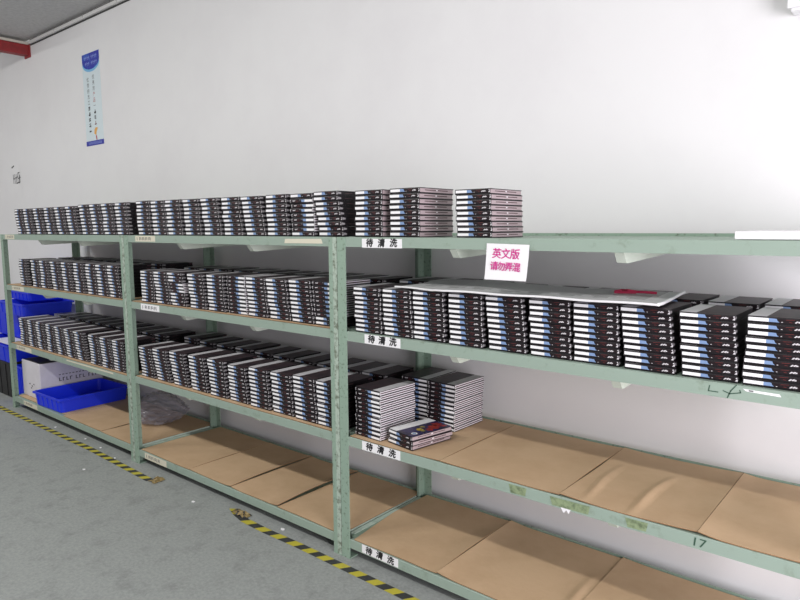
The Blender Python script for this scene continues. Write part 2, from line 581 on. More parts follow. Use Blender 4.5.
sheet(1.660, 2.05, 0.003, YB, Z3, 'pale brown cardboard sheet above the pen number seventeen, third shelf right end', g, lift=(.008, 0, 0, 0), seed=7, wav=0.003)
g = 'cardboard sheets lining the bottom shelf of the middle rack'
sheet(-1.990, -1.393, 0.006, YB, Z4, 'brown cardboard sheet beside the cream label, bottom shelf of the middle rack', g, lift=(0, .004, 0, 0), skew=0.02, seed=8)
sheet(-1.390, -0.943, 0.006, YB, Z4, 'second brown cardboard sheet from left, bottom shelf of the middle rack', g, lift=(.002, .016, 0, 0), skew=-0.02, seed=9)
sheet(-0.940, -0.513, 0.006, YB, Z4, 'third brown cardboard sheet with curled edge, bottom shelf of the middle rack', g, lift=(.004, .022, 0, 0), seed=10)
sheet(-0.510, -0.012, 0.006, YB, Z4, 'brown cardboard sheet against the right post, bottom shelf of the middle rack', g, lift=(.002, 0, 0, 0), seed=11)
g = 'cardboard sheets lining the bottom shelf of the left rack'
Z4L = 0.1115
sheet(-4.25, -3.25, 0.03, YB, Z4L, 'brown cardboard under the white carton and blue tray', g, seed=12, wav=0.0)
sheet(-3.245, -2.590, 0.006, YB, Z4L, 'brown cardboard sheet right of the blue tray, left rack', g, lift=(0, .008, 0, 0), seed=13, wav=0.001)
sheet(-2.585, -2.075, 0.006, YB, Z4L, 'brown cardboard sheet under the crumpled clear bag, left rack', g, lift=(.002, 0, 0, 0), seed=14, wav=0.0)
g = 'cardboard sheets under the book stacks'
for bay, sname, z in (('middle', 'second', 1.1515), ('middle', 'third', 0.6305), ('left', 'second', 1.1485), ('left', 'third', 0.6125)):
    a, b2 = BAY[bay]
    mid = (a+b2)/2
    for k, (p, q) in enumerate(((a+0.065, mid-0.003), (mid+0.003, b2-0.065))):
        sheet(p, q, 0.004, YB, z, 'brown cardboard under the %s half of the books, %s shelf of the %s rack' % (('left', 'right')[k], sname, bay), g, seed=20+k, wav=0.0, t=0.004)

# ------------------------------------------------------------------ books
BW, BD, BT = 0.168, 0.252, 0.0222


def cover_mb(picture=False):
    """case-bound cover: two boards and a printed spine. spine on y=0 facing -y; label end at low x"""
    mb = MB()
    tb = 0.0030
    yb = BD-0.001
    # boards
    mb.box(0, 0.052, 0.002, yb, 0, tb, mats=[5, 0, 0, 0, 0, 0])
    mb.box(0.052, BW, 0.002, yb, 0, tb, mats=[6, 0, 0, 0, 0, 0])
    if not picture:
        bx = 0.052
        mb.box(0.0, bx, 0.002, yb, BT-tb, BT, mats=[0, 5, 0, 0, 5, 0])
        mb.box(bx, BW, 0.002, yb, BT-tb, BT, mats=[0, 6, 0, 0, 0, 0])
    else:
        mb.box(0.0, 0.055, 0.002, yb, BT-tb, BT, mats=[0, 1, 0, 0, 5, 0])
        mb.box(0.055, BW, 0.002, yb, BT-tb, BT, mats=[0, 7, 0, 0, 0, 0])
        zt = BT+0.0003

        def blob(cx, cy, r, mi, n=14, jit=0.3):
            mb.quad([(cx+r*math.cos(2*PI*i/n)*(1+R.uniform(-jit, jit)), cy+r*math.sin(2*PI*i/n)*(1+R.uniform(-jit, jit)), zt) for i in range(n)], mi)
        for cx, cy, r in ((0.120, 0.175, 0.030), (0.135, 0.225, 0.018), (0.100, 0.215, 0.026), (0.138, 0.135, 0.017)):
            blob(cx, cy, r, 8)
        zt += 0.0002
        for cx, cy, r in ((0.108, 0.100, 0.017), (0.088, 0.135, 0.012), (0.135, 0.100, 0.010)):
            blob(cx, cy, r, 9)
        zt += 0.0002
        blob(0.138, 0.042, 0.015, 1, jit=0)
        zt += 0.0002
        blob(0.138, 0.042, 0.0095, 2, jit=0)
    # spine: rounded a little top and bottom
    zs = [0, 0.0068, 0.0180, BT]
    ys = [0.0012, 0.0, 0.0, 0.0012]
    xs = [0.0, 0.003, 0.058, 0.075, 0.086, BW]
    for i in range(len(xs)-1):
        for k in range(3):
            mi = 0
            if k == 1:
                mi = (0, 1, 2, 0, 3)[i]
            mb.quad([(xs[i], ys[k], zs[k]), (xs[i+1], ys[k], zs[k]), (xs[i+1], ys[k+1], zs[k+1]), (xs[i], ys[k+1], zs[k+1])], mi)
    # close the spine strip: thickness
    mb.quad([(0, 0.0012, 0), (0, 0.0, zs[1]), (0, 0.0, zs[2]), (0, 0.0012, BT), (0, 0.0035, BT), (0, 0.0035, 0)], 1)
    mb.quad([(BW, 0.0012, 0), (BW, 0.0035, 0), (BW, 0.0035, BT), (BW, 0.0012, BT), (BW, 0.0, zs[2]), (BW, 0.0, zs[1])], 0)
    mb.quad([(0, 0.0012, BT), (BW, 0.0012, BT), (BW, 0.0035, BT), (0, 0.0035, BT)], 0)
    mb.quad([(0, 0.0012, 0), (0, 0.0035, 0), (BW, 0.0035, 0), (BW, 0.0012, 0)], 0)
    # tapering tip of the blue patch, script and small marks
    e = -0.0003
    mb.quad([(0.075, e, 0.0069), (0.087, e, 0.0069), (0.082, e, 0.0105), (0.079, e, 0.0178), (0.075, e, 0.0178)], 2)
    mb.quad([(0.0915, e, 0.0072), (0.0955, e, 0.0072), (0.0955, e, 0.0092), (0.0915, e, 0.0092)], 4)
    mb.quad([(0.104, e, 0.0152), (0.126, e, 0.0168), (0.126, e, 0.0178), (0.104, e, 0.0164)], 10)
    mb.quad([(0.112, e, 0.0090), (0.120, e, 0.0080), (0.120, e, 0.0092), (0.112, e, 0.0104)], 10)
    mb.quad([(0.126, e, 0.0082), (0.131, e, 0.0078), (0.136, e, 0.0135), (0.132, e, 0.0142)], 4)
    mb.quad([(0.1335, e, 0.0104), (0.139, e, 0.0082), (0.1445, e, 0.0146), (0.140, e, 0.0148)], 4)
    mb.quad([(0.1415, e, 0.0085), (0.148, e, 0.0098), (0.1475, e, 0.0130), (0.1435, e, 0.0132)], 4)
    mb.quad([(0.1600, e, 0.0060), (0.1678, e, 0.0060), (0.1678, e, 0.0135), (0.165, e, 0.0135)], 4)
    mb.quad([(0.1615, e, 0.0150), (0.1665, e, 0.0150), (0.1665, e, 0.0185), (0.1630, e, 0.0190)], 4)
    return mb


COVER_MATS = ['black', 'label', 'blue', 'spine_dark', 'script', 'band', 'top_dark', 'pic', 'pic_red', 'pic_yel', 'red']


def page_mb(dark=False):
    mb = MB()
    a, c = 0.0031, BT-0.0031
    y0, y1 = 0.0036, BD-0.004
    h = c-a
    x0, x1 = 0.0006, BW-0.0012
    mb.quad([(x0, y1, a), (x0, y1, c), (x1, y1, c), (x1, y1, a)], 0)
    for p, q, mi in ((0, 0.34, 0), (0.34, 0.68, 1), (0.68, 1.0, 0)):       # foot, white with a maroon line
        mb.quad([(x0, y0, a+h*p), (x0, y0, a+h*q), (x0, y1, a+h*q), (x0, y1, a+h*p)], mi)
    if dark:       # head edge near black with a few paler patches
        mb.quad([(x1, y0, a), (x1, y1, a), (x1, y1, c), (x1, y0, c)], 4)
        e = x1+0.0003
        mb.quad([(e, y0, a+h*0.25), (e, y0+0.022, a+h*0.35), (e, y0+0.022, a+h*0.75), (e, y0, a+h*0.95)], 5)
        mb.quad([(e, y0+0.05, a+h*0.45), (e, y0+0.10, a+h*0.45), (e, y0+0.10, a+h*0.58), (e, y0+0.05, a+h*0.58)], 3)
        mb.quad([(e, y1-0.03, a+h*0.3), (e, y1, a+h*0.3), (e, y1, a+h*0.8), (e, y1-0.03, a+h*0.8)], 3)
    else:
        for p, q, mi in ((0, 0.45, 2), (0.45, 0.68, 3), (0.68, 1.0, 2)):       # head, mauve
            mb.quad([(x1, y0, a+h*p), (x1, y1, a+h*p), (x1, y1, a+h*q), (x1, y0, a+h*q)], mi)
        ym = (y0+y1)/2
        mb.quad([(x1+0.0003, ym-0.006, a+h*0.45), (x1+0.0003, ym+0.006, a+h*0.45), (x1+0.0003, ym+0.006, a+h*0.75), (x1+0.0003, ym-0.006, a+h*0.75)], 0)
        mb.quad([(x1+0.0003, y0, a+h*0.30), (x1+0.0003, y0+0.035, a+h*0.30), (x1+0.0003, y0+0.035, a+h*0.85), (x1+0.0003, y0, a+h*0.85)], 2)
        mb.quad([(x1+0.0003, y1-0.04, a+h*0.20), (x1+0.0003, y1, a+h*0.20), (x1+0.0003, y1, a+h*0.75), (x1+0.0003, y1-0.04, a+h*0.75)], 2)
    mb.quad([(x0, y0, a), (x0, y1, a), (x1, y1, a), (x1, y0, a)], 0)
    mb.quad([(x0, y0, c), (x1, y0, c), (x1, y1, c), (x0, y1, c)], 0)
    mb.quad([(x0, y0, a), (x1, y0, a), (x1, y0, c), (x0, y0, c)], 0)
    return mb


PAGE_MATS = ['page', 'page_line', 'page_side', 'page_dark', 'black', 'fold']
CB, PB, CP = cover_mb(), page_mb(True), cover_mb(True)
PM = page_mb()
ME_COVER = CB.mesh('cover', COVER_MATS, fix=False)
ME_PAGE = PB.mesh('page_block', PAGE_MATS, fix=False)
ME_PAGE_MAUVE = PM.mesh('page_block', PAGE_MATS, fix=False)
ME_PIC = CP.mesh('cover', COVER_MATS, fix=False)

ORD = ['', 'first', 'second', 'third', 'fourth', 'fifth', 'sixth', 'seventh', 'eighth', 'ninth', 'tenth', 'eleventh', 'twelfth', 'thirteenth']
# stacks: (rack, shelf index, row, x of lower left corner, y of spine, height, books, lean of top in x, yaw, flips, label name)
STACKS = []


def stack(bay, li, row, x, y, h, n, lean=0.0, yaw=0.0, flips=(), picture=False, name=None, zbase=None):
    STACKS.append(dict(bay=bay, li=li, row=row, x=x, y=y, h=h, n=n, lean=lean, yaw=yaw, flips=set(flips), picture=picture, name=name, zbase=zbase))


ALLF = range(0, 20)
# top shelf
for k, x in enumerate((-3.985, -3.795, -3.580, -3.370, -3.165, -2.960, -2.751, -2.572, -2.394, -2.202)):
    stack('left', 0, 'front', x, 0.03, 0.218 if k < 6 else 0.224, 9, lean=-0.06 if k < 6 else (-0.035 if k < 9 else -0.03))
for k, x in enumerate((-1.905, -1.710, -1.540, -1.340, -1.130, -0.935, -0.735, -0.545, -0.352, -0.150)):
    stack('middle', 0, 'front', x, 0.025, (0.226, 0.222, 0.222, 0.220, 0.220, 0.218, 0.216, 0.218, 0.216, 0.220)[k], 9, lean=(-0.02, -0.03, -0.02, -0.02, -0.045, -0.03, -0.04, -0.02, -0.01, -0.035)[k], flips=range(1, 8) if k == 8 else ())
stack('right', 0, 'front', 0.098, 0.025, 0.2145, 9, lean=0.0)
stack('right', 0, 'front', 0.312, 0.025, 0.2150, 9, lean=-0.002)
stack('right', 0, 'front', 0.672, 0.030, 0.1960, 9, lean=-0.008)
# second shelf
for k, x in enumerate((-4.000, -3.74, -3.560, -3.339, -3.132, -2.917, -2.713, -2.540, -2.366)):
    stack('left', 1, 'front', x, 0.03, 0.232, 10, lean=-0.03)
    stack('left', 1, 'rear', x+0.02, 0.35, 0.232, 10, lean=-0.01)
for k, x in enumerate((-1.905, -1.718, -1.535, -1.316, -1.120, -0.925, -0.738, -0.550, -0.366, -0.190)):
    stack('middle', 1, 'front', x, 0.025, (0.210, 0.211, 0.212, 0.213, 0.216, 0.220, 0.219, 0.219, 0.221, 0.224)[k], 10, lean=(-0.012, -0.03, -0.04, -0.03, -0.02, -0.015, -0.022, -0.03, -0.03, -0.02)[k],
          flips={2: range(4, 7), 5: ALLF, 9: range(2, 10)}.get(k, ()))
    stack('middle', 1, 'rear', x+0.01, 0.35, 0.215+0.003*R.random(), 10, lean=-0.01)
for k, x in enumerate((0.092, 0.275, 0.450, 0.642, 0.838, 1.024, 1.202, 1.392, 1.580, 1.762)):
    stack('right', 1, 'front', x, 0.022, (0.216, 0.216, 0.217, 0.218, 0.218, 0.218, 0.218, 0.218, 0.215, 0.219)[k], 10, lean=(-0.012, -0.012, -0.008, -0.008, -0.02, -0.012, -0.005, -0.022, -0.014, 0.006)[k])
    stack('right', 1, 'rear', x-0.01+0.012*R.random(), 0.355, (0.226, 0.228, 0.224, 0.220, 0.220, 0.220, 0.221, 0.219, 0.217, 0.219)[k], 10, lean=-0.005)
# third shelf
for k, x in enumerate((-4.100, -3.904, -3.720, -3.520, -3.330, -3.145, -2.960, -2.735, -2.540, -2.355)):
    stack('left', 2, 'front', x, 0.03, (0.236, 0.236, 0.234, 0.234, 0.232, 0.228, 0.226, 0.224, 0.224, 0.224)[k], 11, lean=(-0.02, -0.03, -0.035, -0.03, -0.042, -0.050, -0.055, -0.03, -0.04, -0.03)[k])
    stack('left', 2, 'rear', x+0.01, 0.35, 0.23, 10, lean=-0.01)
for k, x in enumerate((-1.982, -1.765, -1.559, -1.350, -1.143, -0.949, -0.749, -0.553, -0.367, -0.192)):
    stack('middle', 2, 'front', x if k else -1.965, 0.03, (0.204, 0.210, 0.215, 0.218, 0.223, 0.211, 0.224, 0.226, 0.233, 0.232)[k], 10, lean=(-0.035, -0.05, -0.05, -0.03, -0.03, -0.02, -0.02, -0.015, -0.02, -0.01)[k])
    stack('middle', 2, 'rear', x+0.012 if k else -1.95, 0.36, 0.218+0.012*R.random(), 10, lean=-0.01)
stack('right', 2, 'front', 0.070, 0.040, 0.2400, 11, lean=-0.004, yaw=-0.05, flips=ALLF, name='leaning front pile beside the post')
stack('right', 2, 'rear', 0.262, 0.365, 0.2380, 11, lean=0.004, yaw=-0.02, flips=ALLF, name='tall pile with exposed striped page edges')
stack('right', 2, 'rear', 0.086, 0.375, 0.2370, 11, lean=0.0, yaw=0.0, flips=ALLF, name='pile behind the leaning front pile')

ZB = {('right', 0): 1.6005, ('middle', 0): 1.6005, ('left', 0): 1.6005, ('right', 1): 1.1505, ('middle', 1): 1.1560, ('left', 1): 1.1530, ('right', 2): 0.6360, ('middle', 2): 0.6350, ('left', 2): 0.6170}

# ordinal of each stack from the right, per rack, shelf and row
for s in STACKS:
    same = sorted([q for q in STACKS if (q['bay'], q['li'], q['row']) == (s['bay'], s['li'], s['row'])], key=lambda q: -q['x'])
    s['rank'] = same.index(s)+1
    s['total'] = len(same)

BOOKS = []
for si, s in enumerate(STACKS):
    rr = random.Random(100+si)
    zb = ZB[(s['bay'], s['li'])]
    t = s['h']/s['n']
    for k in range(s['n']):
        u = k/(s['n']-1)
        x = s['x']+s['lean']*u+rr.uniform(-0.0025, 0.0025)
        y = max(0.008, s['y']+rr.uniform(-0.004, 0.004))
        if s['row'] == 'rear':
            y = min(s['y']+rr.uniform(-0.003, 0.003), DEP-BD-0.012)
        yaw = s['yaw']+rr.uniform(-0.006, 0.006)
        BOOKS.append(dict(s=s, k=k, key=(si, k), x=x, y=y, z=zb+k*t, yaw=yaw, flip=k in s['flips'], zs=t/BT*0.985, pic=False))
# the loose pile of three
for k in range(3):
    BOOKS.append(dict(s=None, k=k, key=('loose', k), x=0.272+(-0.002, 0.004, 0.0)[k], y=0.048+(0.0, 0.004, 0.002)[k], z=0.6360+k*0.0221, yaw=(-0.16, -0.20, -0.19)[k], flip=False, zs=0.985, pic=k == 2))


def book_matrix(b):
    m4 = Matrix.Translation((b['x'], b['y'], b['z'])) @ Matrix.Rotation(b['yaw'], 4, 'Z')
    if b['flip']:
        m4 = m4 @ Matrix.Translation((BW, 0, BT*b['zs'])) @ Matrix.Rotation(PI, 4, 'Y')
    return m4 @ Matrix.Diagonal((1, 1, b['zs'], 1))


def book_label(b):
    s = b['s']
    if s is None:
        return ('bottom book of the low pile of three lying in front of taller piles', 'middle book of the low pile of three lying in front of taller piles', 'book with a colourful cover picture on top of the low pile of three')[b['k']]
    n = s['n']-b['k']
    pos = 'top book' if n == 1 else ('bottom book' if b['k'] == 0 else '%s book down' % ORD[n])
    if s['name']:
        return 'black %s, %s, third shelf' % (pos, s['name'])
    col = 'black'
    if b['flip'] and len(s['flips']) < 15:
        col = 'reversed black'
    return '%s %s, %s %s stack from right, %s shelf, %s rack' % (col, pos, ORD[s['rank']], s['row'], SHELF[s['li']], s['bay'])


# the three hundred books that show largest are each a thing of their own (per stack, one bit a book from the bottom);
# the rest of the many hundreds are one mass
SELECT = True
N_SINGLE = 300
SHOWN = {14: 34, 15: 18, 16: 510, 17: 511, 18: 511, 19: 511, 20: 511, 21: 511, 22: 511, 39: 768, 40: 512, 43: 512, 45: 512, 46: 512, 47: 512, 48: 512, 49: 512, 50: 512, 51: 512, 52: 512, 53: 512, 55: 952, 57: 1023, 58: 512, 59: 1023, 60: 512, 61: 1023, 62: 512, 63: 1023, 64: 512, 65: 1023, 66: 512, 67: 1023, 68: 512, 69: 1023, 70: 512, 71: 1023, 72: 512, 73: 1023, 74: 512, 75: 1023, 76: 512, 77: 1023, 78: 512, 79: 1023, 80: 512, 81: 1024, 83: 1024, 85: 1024, 86: 512, 87: 1024, 88: 512, 89: 1024, 90: 512, 91: 1024, 93: 1024, 94: 512, 95: 1024, 96: 512, 97: 1024, 98: 512, 99: 1024, 100: 768, 101: 512, 102: 512, 103: 512, 104: 512, 105: 512, 106: 512, 107: 512, 108: 512, 109: 512, 110: 512, 111: 512, 112: 512, 113: 768, 114: 512, 115: 802, 116: 512, 117: 991, 118: 512, 119: 990, 120: 512, 121: 2047, 122: 2047, 123: 1024}


def is_single(b):
    if not SELECT or b['s'] is None:
        return True
    return bool(SHOWN.get(b['key'][0], 0) >> b['k'] & 1)


single = [b for b in BOOKS if is_single(b)]
rest = [b for b in BOOKS if not is_single(b)]

first = {}


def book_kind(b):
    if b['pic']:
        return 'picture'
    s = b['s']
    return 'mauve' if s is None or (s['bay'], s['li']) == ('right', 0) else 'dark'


def make_book(kind):
    root = empty('book')
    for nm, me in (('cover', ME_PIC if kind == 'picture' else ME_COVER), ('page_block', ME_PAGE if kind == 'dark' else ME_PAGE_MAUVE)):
        o = bpy.data.objects.new(nm, me)
        COL.objects.link(o)
        o.parent = root
    return root


def copy_book(src):
    c = src.copy()
    COL.objects.link(c)
    for ch in src.children:
        d = ch.copy()
        COL.objects.link(d)
        d.parent = c
    return c


for b in single:
    kd = book_kind(b)
    if kd not in first:
        first[kd] = make_book(kd)
        r = first[kd]
    else:
        r = copy_book(first[kd])
    r.matrix_world = book_matrix(b)
    s = b['s']
    tag(r, book_label(b), 'book', 'loose books in a low pile' if s is None else 'books stacked on the %s shelf of the %s rack' % (SHELF[s['li']], s['bay']))
    if not SELECT:
        r['book_key'] = str(b['key'])

# remaining books in one mesh
mb = MB()
nC = len(COVER_MATS)
for b in rest:
    m4 = book_matrix(b)
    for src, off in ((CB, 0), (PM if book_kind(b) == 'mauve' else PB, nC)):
        n = len(mb.v)
        mb.v += [tuple(m4 @ Vector(v)) for v in src.v]
        mb.f += [tuple(n+i for i in f) for f in src.f]
        mb.m += [i+off for i in src.m]
o = mb.build('stacked_book_mass', COVER_MATS+PAGE_MATS, fix=False)
tag(o, 'remaining black books with white spine labels, stacked further along and behind on the racks', 'books', kind='stuff')

# ------------------------------------------------------------------ translucent sheet over the second shelf's books
bm = bmesh.new()
nx, ny = 60, 14
grid = []
for j in range(ny+1):
    v = j/ny
    row = []
    for i in range(nx+1):
        u = i/nx
        x = 0.335+(1.175-0.055*v)*u
        yf = 0.03-0.045*min(1, u*4.0)
        y = yf+(0.455-yf)*v
        z = 1.3735+0.0015*math.sin(22*u+3*v)+0.003*math.sin(9*u)*v+0.0045*u+0.002
        z += 0.0075*max(0, min(1, (v-0.45)/0.2))*(1 if u < 0.35 else max(0.15, 1-(u-0.35)*3))
        if v < 0.12 and u > 0.2:
            z += 0.002
        row.append(bm.verts.new((x, y, z)))
    grid.append(row)
for j in range(ny):
    for i in range(nx):
        f = bm.faces.new((grid[j][i], grid[j][i+1], grid[j+1][i+1], grid[j+1][i]))
        f.smooth = True
        f.material_index = 1 if (j < 4.5+1.2*math.sin(i*0.9) or i > nx-3-0.3*(ny-j)*0.5) else 0
grid_pts = [tuple(q.co+Vector((0, 0, 0.003))) for q in grid[0]]
side_pts = [tuple(q[nx].co+Vector((0, 0, 0.004))) for q in grid]
me = bpy.data.meshes.new('plastic_sheet')
bm.to_mesh(me)
bm.free()
me.materials.append(M['film'])
me.materials.append(M['film_fold'])
film = bpy.data.objects.new('plastic_sheet', me)
COL.objects.link(film)
so = film.modifiers.new('thickness', 'SOLIDIFY')
so.thickness = 0.002
so.offset = 1
mb = MB()
prev = None
for i in range(nx+1):
    v0 = grid_pts[i]
    if prev is not None:
        mb.tube(prev, v0, 0.0042, 6)
    prev = v0
for j in range(1, ny+1):
    mb.tube(side_pts[j-1], side_pts[j], 0.006, 6)
mb.build('folded_edge', ['paper'], film)
tag(film, 'long white translucent packing sheet laid over the books on the second shelf', 'packing sheet')

mb = MB()
pts = [(1.250, 0.270, 1.3905), (1.275, 0.285, 1.396), (1.30, 0.275, 1.398), (1.325, 0.290, 1.393), (1.36, 0.295, 1.393), (1.40, 0.305, 1.391)]
for p, q in zip(pts, pts[1:]):
    mb.tube(p, q, 0.0055, 6)
mb.tube((1.255, 0.255, 1.390), (1.33, 0.282, 1.391), 0.005, 6)
tag(mb.build('red_cord', ['ribbon']), 'crumpled red cord lying on the white packing sheet', 'cord')

# ------------------------------------------------------------------ pink handwritten sign
mb = MB()
n = len(mb.v)
nz = 8
P00, P10, P01, P11 = (0.836, 1.4385), (1.020, 1.4385), (0.8395, 1.580), (1.0275, 1.576)
for k in range(nz):
    for (yy, mi) in ((-0.0045, 0),):
        a, b2 = k/nz, (k+1)/nz
        L = lambda p, q, t: (p[0]+(q[0]-p[0])*t, p[1]+(q[1]-p[1])*t)
        p0, p1, q0, q1 = L(P00, P01, a), L(P10, P11, a), L(P00, P01, b2), L(P10, P11, b2)
        ya, yb = yy-0.010*(1-a)**2, yy-0.010*(1-b2)**2
        mb.quad([(p0[0], ya, p0[1]), (p1[0], ya, p1[1]), (q1[0], yb, q1[1]), (q0[0], yb, q0[1])], 0)
        mb.quad([(p0[0], ya+0.0006, p0[1]), (q0[0], yb+0.0006, q0[1]), (q1[0], yb+0.0006, q1[1]), (p1[0], ya+0.0006, p1[1])], 0)
for k, ch in enumerate('英文版'):
    put_text(mb, ch, 0.887+0.040*k, -0.0068, 1.5385-0.001*k, 0.042, 1, bold=0.0006, rot=R.uniform(-0.08, 0.08), shear=0.1)
for k, ch in enumerate('请勿弄混'):
    put_text(mb, ch, 0.878+0.033*k, -0.0125, 1.4905-0.001*k, 0.036, 1, bold=0.0006, rot=R.uniform(-0.08, 0.08), shear=0.1)
tag(mb.build('paper_sign', ['paper', 'magenta'], fix=False), 'white paper sign with pink handwriting hung on the top shelf edge', 'sign')

# ------------------------------------------------------------------ white board on the top shelf
mb = MB()
mb.box(1.722, 2.09, 0.008, 0.42, 1.6015, 1.6260)
tag(mb.build('foam_board', ['white_plastic'], bevel=0.003), 'thick white foam board lying at the right end of the top shelf', 'board')

# ------------------------------------------------------------------ things on the wall
mb = MB()
mb.box(1.725, 2.05, WY-0.075, WY-0.0005, 2.430, 2.80, 0)
bx = mb.build('wall_box', ['white_plastic'], bevel=0.004)
tag(bx, 'white box fixed high on the wall at the upper right corner', 'wall box')
mb = MB()
mb.box(1.715, 2.06, WY-0.085, WY-0.0765, 2.440, 2.80, 0)
mb.build('lid', ['white_plastic'], bx, bevel=0.003)

yw = WY-0.0015
root = empty('wall_poster', (-3.955, WY, 2.43))
tag(root, 'narrow white poster with blue header and vertical lettering on the wall', 'poster')


def rel(mb):
    mb.v = [(x+3.955, y-WY, z-2.43) for x, y, z in mb.v]
    return mb


mb = MB()
y = yw-0.0004
arc = [(-3.957+0.170*math.cos(t), 3.200-0.080*math.sin(t)) for t in [PI*i/24 for i in range(25)]]
mb.quad([(x+0.0, y, z-0.022) for x, z in arc], 1)
y -= 0.0004
mb.quad([(-3.787, y, 3.268), (-4.127, y, 3.268)]+[(x, y, z) for x, z in reversed(arc)], 0)
y -= 0.0004
for rz, xx in ((3.228, (-4.08, -3.98)), (3.228, (-3.94, -3.83)), (3.175, (-4.06, -3.98)), (3.175, (-3.94, -3.85))):
    x = xx[0]
    while x < xx[1]:
        stroke(mb, [(x, rz+0.016), (x+0.008, rz-0.016)], y, 0.006, 2)
        stroke(mb, [(x-0.006, rz+0.002), (x+0.016, rz+0.006)], y, 0.006, 2)
        x += 0.030
rel(mb).build('header', ['poster_blue', 'poster_sky', 'poster_ltxt'], root, fix=False)
mb = MB()
y = yw-0.0004
mb.box(-4.132, -3.783, yw-0.001, yw, 2.428, 2.472, 0)
x = -4.08
while x < -3.83:
    stroke(mb, [(x, 2.460), (x+0.012, 2.440)], yw-0.0014, 0.006, 1)
    x += 0.022
rel(mb).build('footer', ['poster_band', 'poster_ltxt'], root, fix=False)
mb = MB()
mb.box(-4.128, -3.785, yw, WY-0.0003, 2.43, 3.27, 3)
y = yw-0.0004


def glyph(cx, cz, s, mi):
    for _ in range(5):
        if R.random() < 0.5:
            zz = cz+R.uniform(-s, s)*0.45
            stroke(mb, [(cx-s*0.5, zz), (cx+s*0.5, zz+0.004)], y, 0.007, mi)
        else:
            xx = cx+R.uniform(-s, s)*0.4
            stroke(mb, [(xx, cz+s*0.5), (xx+R.uniform(-.2, .2)*s, cz-s*0.5)], y, 0.007, mi)


for col, cx, z0, red in (('优秀的员工', -4.035, 3.03, ()), ('优秀的产品一', -3.925, 3.045, (3, 4))):
    for k in range(10 if red == () else 9):
        if k < len(col):
            put_text(mb, col[k], cx, y, z0-0.052*k, 0.045, 1 if k in red else 0)
        else:
            glyph(cx, z0-0.052*k, 0.032, 1 if red and k == 8 else 0)
rel(mb).build('sheet', ['ink_grey', 'poster_red', 'poster_ltxt', 'poster_bg'], root, fix=False)
mb = MB()
mb.quad([(-3.965, y, 2.535), (-3.925, y, 2.515), (-3.915, y, 2.55), (-3.885, y, 2.585), (-3.93, y, 2.59), (-3.955, y, 2.57)], 0)
mb.quad([(-3.935, y-0.0003, 2.515), (-3.915, y-0.0003, 2.515), (-3.908, y-0.0003, 2.475), (-3.925, y-0.0003, 2.475)], 1)
rel(mb).build('emblem', ['orange', 'poster_red'], root, fix=False)

mb = MB()
mb.quad([(-6.02, yw, 2.385), (-5.80, yw, 2.40), (-5.76, yw, 2.02), (-5.99, yw, 2.00)], 0)
mb.quad([(-6.02, WY-0.0002, 2.385), (-5.99, WY-0.0002, 2.00), (-5.76, WY-0.0002, 2.02), (-5.80, WY-0.0002, 2.40)], 0)
y = yw-0.0006
stroke(mb, [(-6.03, 2.345), (-6.00, 2.352), (-5.965, 2.362)], y, 0.016, 1)
for sx in range(5):
    x = -6.00+0.042*sx
    stroke(mb, [(x, 2.265), (x+0.004, 2.165)], y, 0.013, 1)
    stroke(mb, [(x, 2.225), (x+0.035, 2.215+0.012*(sx % 3))], y, 0.011, 1)
stroke(mb, [(-5.92, 2.165), (-5.815, 2.175), (-5.815, 2.25)], y, 0.013, 1)
stroke(mb, [(-5.87, 2.275), (-5.82, 2.282)], y, 0.013, 1)
tag(mb.build('taped_note', ['wall', 'ink_grey'], fix=False), 'faded white paper note with black scribble taped to the wall', 'note')

# trunking along the top of the wall and the red beam end
root = empty('cable_trunking', (-5.25, WY, CZ-0.06))
tag(root, 'grey cable trunking running along the top of the wall', 'trunking')
x = -5.27
while x < -2.9:
    mb = MB()
    mb.box(x+5.25, x+5.25+0.62, -0.030, -0.0005, 0.004, 0.034)
    mb.build('cover_strip', ['conduit'], root, bevel=0.003)
    x += 0.635
mb = MB()
mb.box(-0.02, 2.5, -0.010, -0.0005, 0.040, 0.052)
mb.build('cable', ['dark_gap'], root)
mb = MB()
mb.box(-0.02, 2.5, -0.010, -0.0005, -0.007, 0.002)
mb.build('cable', ['dark_gap'], root)

root = empty('red_beam', (-5.36, WY, 3.47))
tag(root, 'red painted steel beam with cream top meeting the wall under the ceiling', 'beam')
mb = MB()
mb.box(-0.05, 0.05, -1.6, -0.0005, 0.0, 0.105)
mb.build('web', ['red_beam'], root, bevel=0.006)
mb = MB()
mb.box(-0.065, 0.065, -1.6, -0.0005, 0.106, 0.130)
mb.build('flange', ['cream'], root, bevel=0.003)
mb = MB()
mb.box(-0.07, 0.075, -0.012, -0.0005, -0.02, 0.11)
mb.build('end_plate', ['red_beam'], root, bevel=0.002)

# ------------------------------------------------------------------ hazard tape on the floor


